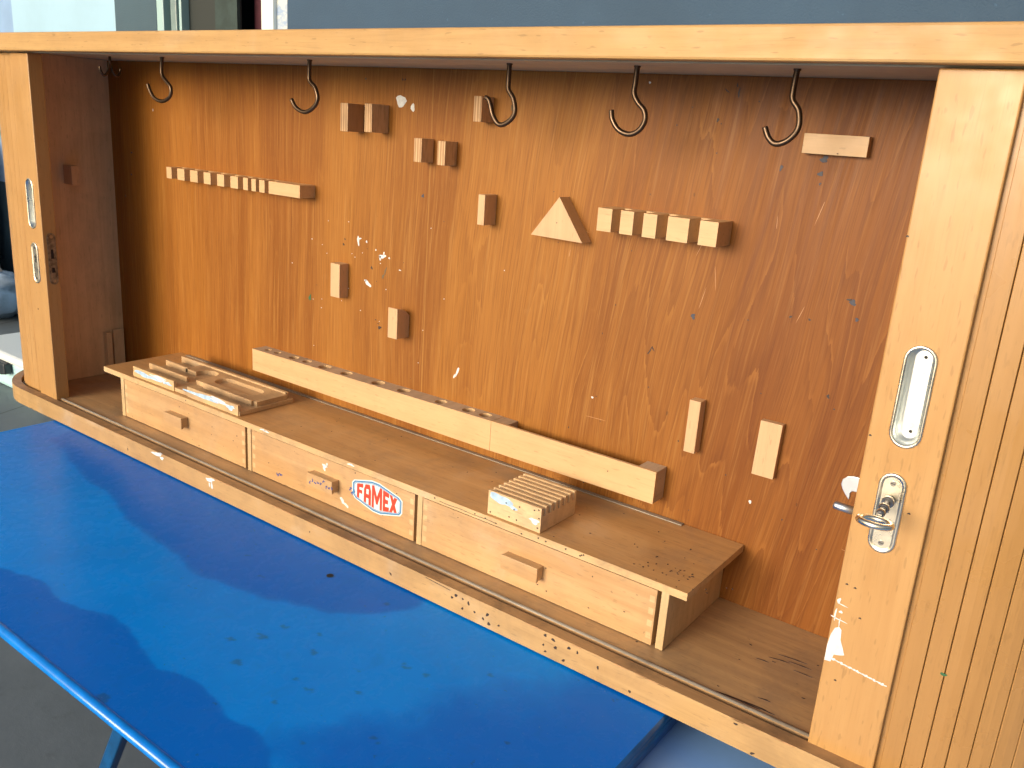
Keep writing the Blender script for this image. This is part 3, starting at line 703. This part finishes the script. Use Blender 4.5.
# slotted block
sb_ = root('slotted_block', 'small slotted beech block with pale blue paint smears standing on the drawer unit', 'wooden block', (-.35, .088, UT))
bm = B(); y0, y1 = .0535, .1225; N = 7; zt = UT + .0290; zs = UT + .0190
prof = [(y0, UT + .0004), (y0, zt)]
p = (y1 - y0 - .0035) / N
for k in range(N):
    a = y0 + .0035 + k * p
    prof += [(a, zt + (0 if k == 0 else .0)), (a + .0005, zs), (a + p * .52, zs), (a + p * .60, zt)]
prof += [(y1, zt), (y1, UT + .0004)]
prism(bm, prof, 0, -.3860, -.3145)
blob(bm, (-.3690, y0, UT + .0228), FR, .0150, .0058, 1, 4, -.06, .22, .00012, 30); blob(bm, (-.3560, y0, UT + .0200), FR, .0085, .0034, 1, 9, -.2, .5, .00018, 24)
blob(bm, (-.3230, y0, UT + .0120), FR, .0075, .0028, 2, 6, -.2, .45, .00012, 24)
for i, (x, z) in enumerate([(-.343, .022), (-.3235, .0245), (-.350, .0165), (-.317, .017), (-.318, .0055), (-.346, .0055), (-.382, .0035), (-.361, .021), (-.356, .006), (-.3180, .0265)]): blob(bm, (x, y0 - .0002, UT + z), FR, .0010, .0009, 3, i)
part('grooved_body', bm, ['slot', 'whiteblue', 'white', 'speck'], sb_)

# key in the lock of the right door
kr = root('key', 'steel key with an oval ring bow, stuck in the lock plate', 'key', (.025, .0128, -.3385))
bm = B(); kx, kz = .0250, -.3373
def kp(y): return (kx, y, kz - (.0125 - y) * .155)
tube(bm, [kp(.0125), kp(0), kp(-.0165)], .0024, 14)
part('shaft', bm, 'steel', kr)
bm = B()
for a, b_, rr in ((.0098, .0050, .0048), (-.0010, -.0060, .0042), (-.0062, -.0150, .0033)): tube(bm, [kp(a), kp((a + b_) / 2), kp(b_)], rr, 16, taper=[.88, 1, .88])
part('collar', bm, 'steel', kr)
bm = B(); cy = -.0262
tube(bm, [(kx + .0112 * math.cos(a), cy + .0088 * math.sin(a), kz - .0060 - .0008 * math.sin(a)) for a in [2 * PI * k / 32 for k in range(32)]], .0025, 12, closed=True)
part('bow', bm, 'nickel', kr)

# ------------------------------------------------------------------ tables
tb = root('folding_table', 'bright blue painted metal folding table with chipped enamel under the cabinet', 'table', (-.68, -.05, -1.32))
TX0, TX1, TY0, TY1 = -1.2580, -.1200, -.3335, .300
Rr = .0058
# colour attribute: table reflections painted as light and dark patches, plus dark chips
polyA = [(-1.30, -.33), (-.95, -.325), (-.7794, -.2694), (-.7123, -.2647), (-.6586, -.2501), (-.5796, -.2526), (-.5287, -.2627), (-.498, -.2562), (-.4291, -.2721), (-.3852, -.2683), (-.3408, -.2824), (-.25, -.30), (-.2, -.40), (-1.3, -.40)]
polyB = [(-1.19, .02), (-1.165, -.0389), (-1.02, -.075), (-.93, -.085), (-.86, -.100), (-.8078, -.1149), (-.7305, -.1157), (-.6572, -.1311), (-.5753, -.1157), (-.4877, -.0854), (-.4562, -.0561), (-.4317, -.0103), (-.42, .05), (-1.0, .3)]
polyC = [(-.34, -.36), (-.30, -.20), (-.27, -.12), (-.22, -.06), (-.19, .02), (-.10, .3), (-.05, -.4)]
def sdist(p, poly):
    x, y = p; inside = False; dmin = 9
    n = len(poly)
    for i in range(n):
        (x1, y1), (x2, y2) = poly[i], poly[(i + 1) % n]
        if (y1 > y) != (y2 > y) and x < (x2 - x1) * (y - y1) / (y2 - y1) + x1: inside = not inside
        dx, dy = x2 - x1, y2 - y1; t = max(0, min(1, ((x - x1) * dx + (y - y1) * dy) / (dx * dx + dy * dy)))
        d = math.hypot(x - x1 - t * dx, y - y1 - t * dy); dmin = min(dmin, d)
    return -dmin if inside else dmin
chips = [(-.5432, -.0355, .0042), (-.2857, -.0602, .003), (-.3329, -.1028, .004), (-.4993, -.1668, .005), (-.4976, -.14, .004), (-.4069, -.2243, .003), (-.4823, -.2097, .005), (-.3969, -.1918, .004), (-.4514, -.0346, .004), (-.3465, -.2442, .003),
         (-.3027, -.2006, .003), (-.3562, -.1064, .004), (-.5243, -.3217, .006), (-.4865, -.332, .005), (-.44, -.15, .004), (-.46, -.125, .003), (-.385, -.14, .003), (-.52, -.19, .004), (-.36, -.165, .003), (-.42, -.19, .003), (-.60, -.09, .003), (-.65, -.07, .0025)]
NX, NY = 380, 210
bm = B(); lay = bm.loops.layers.color.new('wear_and_reflection'); grid = []; val = []
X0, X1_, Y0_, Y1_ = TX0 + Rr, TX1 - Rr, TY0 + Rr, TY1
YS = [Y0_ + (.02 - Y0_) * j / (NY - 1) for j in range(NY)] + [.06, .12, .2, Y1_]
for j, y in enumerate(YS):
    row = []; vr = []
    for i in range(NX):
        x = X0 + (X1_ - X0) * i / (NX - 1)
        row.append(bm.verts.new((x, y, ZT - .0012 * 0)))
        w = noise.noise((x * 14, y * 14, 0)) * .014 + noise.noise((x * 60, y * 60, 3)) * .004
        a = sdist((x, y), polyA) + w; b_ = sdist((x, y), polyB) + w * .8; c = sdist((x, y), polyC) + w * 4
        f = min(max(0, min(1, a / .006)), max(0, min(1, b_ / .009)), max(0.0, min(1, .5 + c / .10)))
        # painted pale reflection weakens towards the far left end
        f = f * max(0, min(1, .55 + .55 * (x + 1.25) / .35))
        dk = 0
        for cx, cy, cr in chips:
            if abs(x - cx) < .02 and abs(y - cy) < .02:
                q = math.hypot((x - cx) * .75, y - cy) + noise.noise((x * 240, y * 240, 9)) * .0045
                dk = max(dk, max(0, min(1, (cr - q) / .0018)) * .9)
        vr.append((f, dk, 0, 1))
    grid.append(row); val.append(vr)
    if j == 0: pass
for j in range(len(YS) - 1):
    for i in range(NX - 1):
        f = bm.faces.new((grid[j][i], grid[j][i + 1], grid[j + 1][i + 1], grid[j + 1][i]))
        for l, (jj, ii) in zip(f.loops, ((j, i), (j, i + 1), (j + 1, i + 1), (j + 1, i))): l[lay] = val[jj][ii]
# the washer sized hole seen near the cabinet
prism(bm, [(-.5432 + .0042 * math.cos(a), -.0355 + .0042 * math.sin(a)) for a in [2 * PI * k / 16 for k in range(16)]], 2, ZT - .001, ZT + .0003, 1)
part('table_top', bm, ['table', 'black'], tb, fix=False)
bm = B()   # rolled rim round the sheet
def rim(p0, p1, r0=Rr):
    tube(bm, [p0, tuple((a + b) / 2 for a, b in zip(p0, p1)), p1], r0, 20)
zr = ZT - Rr + .0006
c = [(TX0 + Rr, TY0 + Rr, zr), (TX1 - Rr, TY0 + Rr, zr), (TX1 - Rr, TY1 - Rr, zr), (TX0 + Rr, TY1 - Rr, zr)]
for i in (0, 2, 3): rim(c[i], c[(i + 1) % 4])
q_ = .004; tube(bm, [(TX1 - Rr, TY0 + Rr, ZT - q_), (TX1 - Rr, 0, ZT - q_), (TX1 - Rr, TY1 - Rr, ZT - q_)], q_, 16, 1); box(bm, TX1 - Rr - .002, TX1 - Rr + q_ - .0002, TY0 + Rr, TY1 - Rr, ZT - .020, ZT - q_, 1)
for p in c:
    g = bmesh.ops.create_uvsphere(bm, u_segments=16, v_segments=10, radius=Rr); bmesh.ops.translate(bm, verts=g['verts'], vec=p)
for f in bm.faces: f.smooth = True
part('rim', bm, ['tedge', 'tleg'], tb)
for sx, a, b_ in ((-1, -.535, -.90), (-1, -.535, -.90)): pass
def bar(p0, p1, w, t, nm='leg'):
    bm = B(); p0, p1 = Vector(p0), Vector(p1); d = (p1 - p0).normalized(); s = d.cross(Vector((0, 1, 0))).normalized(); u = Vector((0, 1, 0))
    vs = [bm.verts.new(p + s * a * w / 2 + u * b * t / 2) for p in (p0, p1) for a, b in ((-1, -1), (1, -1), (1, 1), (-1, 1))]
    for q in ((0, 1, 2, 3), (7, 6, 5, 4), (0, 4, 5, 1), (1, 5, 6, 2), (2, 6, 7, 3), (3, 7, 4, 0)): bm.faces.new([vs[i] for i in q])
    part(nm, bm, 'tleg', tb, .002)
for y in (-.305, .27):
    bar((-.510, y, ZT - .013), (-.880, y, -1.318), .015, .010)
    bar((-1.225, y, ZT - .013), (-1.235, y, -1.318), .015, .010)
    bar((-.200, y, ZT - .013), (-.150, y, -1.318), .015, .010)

pt = root('side_table', 'pale blue smooth tabletop, right of the bright blue table and a little lower', 'table', (.3, 0, -1.32))
bm = B(); box(bm, -.230, .95, -.50, .42, -.658, -.632); part('table_top', bm, 'pale', pt, .003)
for x in (-.19, .91):
    for y in (-.46, .38):
        bm = B(); box(bm, x - .017, x + .017, y - .017, y + .017, -1.3198, -.6585); part('leg', bm, 'pale', pt, .002)

# ------------------------------------------------------------------ ground, house, things at the far left
def floor_mat():
    t = NT('grey_concrete'); x, y, z = t.xyz()
    n = t.noise(t.co, 2.2, 6, .65); n2 = t.noise(t.scale(t.co, (1, 1, 1)), 17, 6, .7)
    c = t.mix(t.ramp(n, .3, .7), (.12, .14, .155), (.155, .18, .20))
    c = t.mix(t.ramp(n2, .56, .72, 0, .3), c, (.075, .085, .09))
    far = t.ramp(x, -3.3, -3.25, 1.0, 0.0)
    j = t.math('FRACT', t.math('MULTIPLY', t.math('ADD', x, t.math('MULTIPLY', y, .35)), 3.2))
    jl = t.math('MULTIPLY', t.ramp(j, .0, .045, 1, 0), far)
    c = t.mix(jl, c, (.03, .035, .045))
    t.bump(n2, .25, .004)
    return t.fin(c, .55)
bm = B(); vs = [bm.verts.new(p) for p in ((-40, -40, -1.32), (40, -40, -1.32), (40, 40, -1.32), (-40, 40, -1.32))]; bm.faces.new(vs)
g = struct(part('ground', bm, floor_mat()))

def wallmat(name, col, sp=.5):
    t = NT(name)
    n = t.noise(t.co, 2.0, 4, .6); n2 = t.noise(t.co, 160, 3, .6)
    c = t.mix(t.ramp(n, .3, .7), tuple(q * .92 for q in col), tuple(q * 1.08 for q in col))
    c = t.mix(t.ramp(t.noise(t.co, 70, 2, .5), .70, .74, 0, sp), c, tuple(min(1, q * 1.7) for q in col))
    t.bump(n2, .5, .004); return t.fin(c, .75)
WY = 1.8
hs_ = root('house', 'slate blue rendered house front with a sliding glass door, behind the cabinet', 'house', (1.0, WY, -1.32))
slate = wallmat('slate_blue_render', (.034, .078, .142)); sky_p = simple('pale_sky_blue_panel', (.34, .56, .74), .5, var=.05, vs=2)
slate2 = wallmat('teal_slate_render', (.050, .100, .140), .1); bluegrey2 = simple('blue_grey_panel', (.24, .40, .66), .5, var=.08, vs=3)
frame_m = simple('pale_teal_frame', (.36, .55, .57), .4); frame_g = simple('grey_alu_frame', (.20, .29, .30), .35, var=.1); post_m = simple('white_post', (.80, .88, .90), .4)
dkglass = simple('dark_interior_glass', (.010, .018, .018), .6); maroon = simple('dark_maroon_curtain', (.060, .010, .020), .8, var=.2)
teal_c = simple('dark_teal_curtain', (.028, .050, .048), .8, var=.2)
def net():
    t = NT('mottled_net_curtain'); n = t.noise(t.scale(t.co, (9, 1, 14)), 2.0, 5, .7, 1)
    return t.fin(t.mix(t.ramp(n, .35, .65), (.30, .42, .62), (.66, .70, .66)), .6)
Z0, Z1 = -1.32, 1.7
def wp(nm, x0, x1, y0, y1, m, z0=Z0 + .001, z1=Z1, bev=0.0, lab=None):
    bm = B(); box(bm, x0, x1, y0, y1, z0, z1); return part(nm, bm, m, hs_, bev, lab)
wp('wall', -2.845, 5.0, WY, WY + .22, slate, bev=.004)
wp('wall', -4.112, -3.760, WY, WY + .22, slate2, bev=.004)
wp('wall_panel', -5.150, -4.1125, WY + .004, WY + .10, sky_p, -.60)
wp('wall_panel', -7.5, -5.1505, WY + .010, WY + .10, bluegrey2, -.60)
wp('wall', -7.5, -4.1125, WY + .012, WY + .16, slate2, Z0 + .001, -.6005)
wp('wall', -7.5, 5.0, WY - .001, WY + .22, slate, Z1 + .001, 2.6)
wp('door_frame', -3.7595, -3.706, WY, WY + .10, frame_m, bev=.004)
wp('door_frame', -3.650, -3.605, WY, WY + .08, frame_g, bev=.004)
wp('door_frame', -3.600, -3.582, WY + .01, WY + .08, frame_m, bev=.003)
wp('door_glass', -3.5815, -3.212, WY + .05, WY + .058, dkglass)
wp('curtain', -3.36, -3.206, WY + .03, WY + .045, teal_c)
wp('curtain', -3.205, -3.0085, WY + .12, WY + .16, maroon)
wp('curtain', -3.705, -3.651, WY + .06, WY + .09, teal_c)
wp('door_post', -3.008, -2.932, WY, WY + .10, post_m, bev=.004)
wp('net_curtain', -2.9315, -2.8455, WY + .02, WY + .04, net())
wp('room', -3.71, -2.95, WY + .30, WY + .34, simple('dark_room', (.01, .01, .012), .9))

# cool box at the far left
cb = root('cool_box', 'pale cyan cool box with a black clip on the ground left of the cabinet', 'cool box', (-3.75, 1.28, -1.32))
cyan = simple('cyan_plastic', (.50, .80, .86), .35, var=.04); whitep = simple('white_plastic', (.82, .88, .90), .35); blackp = simple('black_plastic', (.02, .03, .04), .4)
bm = B(); box(bm, -4.00, -3.42, .98, 1.40, -1.3195, -1.195); part('body', bm, cyan, cb, .015)
bm = B(); box(bm, -4.02, -3.40, .96, 1.42, -1.194, -1.155); part('lid', bm, whitep, cb, .015)
bm = B(); prism(bm, [(-3.84, -1.185), (-3.66, -1.195), (-3.655, -1.240), (-3.70, -1.250), (-3.80, -1.222), (-3.84, -1.202)], 1, .945, .978); part('clip', bm, blackp, cb, .006)

# clothing and bags leaning at the far left: soft lumpy shapes
def lump(name, label, cat, c, s, m, seed, twist=.0, amp=.28):
    bm = B(); bmesh.ops.create_icosphere(bm, subdivisions=4, radius=1.0)
    for v in bm.verts:
        n = v.co.normalized(); k = 1 + amp * noise.noise(n * 1.7 + Vector((seed, 0, 0))) + amp * .35 * noise.noise(n * 5 + Vector((0, seed, 0)))
        # pull towards a box-like bag, flatten the base
        q = Vector([math.copysign(abs(a) ** .7, a) for a in n]) * k
        q.z = max(q.z, -.92); v.co = Vector((q.x * s[0] + twist * q.z * s[2], q.y * s[1], q.z * s[2])) + Vector(c)
    for f in bm.faces: f.smooth = True
    rt = part(name, bm, m); d = Vector((c[0], c[1], c[2] - .92 * s[2])); rt.data.transform(Matrix.Translation(-d)); rt.location = d
    return tag(rt, label, cat)
lump('cloth_bundle', 'blue grey cloth bundle with dark folds on the ground at the far left', 'cloth', (-5.22, 1.52, -1.195), (.34, .16, .135), simple('blue_grey_cloth', (.34, .44, .58), .9, var=.35, vs=5), 2.0, -.1)
lump('sack', 'beige sack standing behind the blue grey cloth at the far left', 'sack', (-5.75, 1.58, -1.13), (.50, .14, .205), simple('beige_sack', (.42, .33, .28), .9, var=.25, vs=4), 5.0)
st = root('coat_stand', 'low stand hung with dark coats at the far left behind the beige sack', 'coat stand', (-6.0, 1.66, -1.32))
bm = B(); tube(bm, [(-6.45, 1.755, -1.318), (-6.45, 1.755, -.8), (-6.45, 1.755, -.30)], .016, 10); tube(bm, [(-5.50, 1.755, -1.318), (-5.50, 1.755, -.8), (-5.50, 1.755, -.30)], .016, 10); tube(bm, [(-6.45, 1.755, -.30), (-5.9, 1.755, -.30), (-5.40, 1.755, -.30)], .014, 10); part('rail', bm, 'steel', st)
for k in range(3):
    bm = B(); P = []
    for i in range(28):
        a = 2 * PI * i / 28; rr = 1 + .18 * math.sin(5 * a + k)
        P.append((math.cos(a) * rr, math.sin(a) * rr))
    cx = -6.3 + k * .34; rings = []
    for zz, s_ in ((-.315, .04), (-.36, .13), (-.50, .15), (-.75, .16), (-.93, .17)):
        rings.append([bm.verts.new((cx + p[0] * s_, 1.655 + p[1] * s_ * .40, zz)) for p in P])
    for A, C in zip(rings, rings[1:]):
        for i in range(28): bm.faces.new((A[i], A[(i + 1) % 28], C[(i + 1) % 28], C[i])).smooth = True
    bm.faces.new(rings[0]); bm.faces.new(rings[-1][::-1])
    part('coat', bm, simple('coat_cloth', (.055 + .03 * k, .045, .065), .9, var=.4, vs=6), st)

# ------------------------------------------------------------------ light
w = bpy.data.worlds.new('World'); S.world = w; w.use_nodes = True
nt = w.node_tree; bg = nt.nodes['Background']; sky = nt.nodes.new('ShaderNodeTexSky'); sky.sky_type = 'NISHITA'; sky.sun_disc = False
SD = Vector((-.22, -.95, .18)).normalized()      # towards the light
el = math.asin(SD.z); az = math.atan2(SD.x, SD.y)
sky.sun_elevation = el; sky.sun_rotation = az % (2 * PI); sky.air_density = 1.0; sky.dust_density = 6.0; sky.ozone_density = 1.0
nt.links.new(sky.outputs[0], bg.inputs[0]); bg.inputs[1].default_value = .15
sl = bpy.data.lights.new('sun', 'SUN'); sl.energy = 1.5; sl.angle = math.radians(30); sl.color = (1, .975, .94)
so = bpy.data.objects.new('sun', sl); COL.objects.link(so); so.rotation_euler = (-SD).to_track_quat('-Z', 'Y').to_euler(); so.location = (-2, -4, 3)

# ------------------------------------------------------------------ camera
cd = bpy.data.cameras.new('camera'); co = bpy.data.objects.new('camera', cd); COL.objects.link(co); S.camera = co
Rm = [[0.8009429420516216, 0.594946167178311, 0.06730127589823783], [0.2211652888329241, -0.1895255117541265, -0.9566430867412289], [-0.5563958290580033, 0.7811012345107219, -0.2833805618822214]]
right, down, fwd = [Vector(v) for v in Rm]
m = Matrix((right, -down, -fwd)).transposed().to_4x4(); m.translation = Vector((.14161, -.65730, -.08590)); co.matrix_world = m
cd.sensor_fit = 'HORIZONTAL'; cd.sensor_width = 36; cd.lens = 36 * 864.44 / 1024; cd.clip_start = .02; cd.clip_end = 200
S.view_settings.view_transform = 'Standard'; S.view_settings.look = 'None'; S.view_settings.exposure = 0.60; S.view_settings.gamma = 1
S.render.resolution_x = 1024; S.render.resolution_y = 768
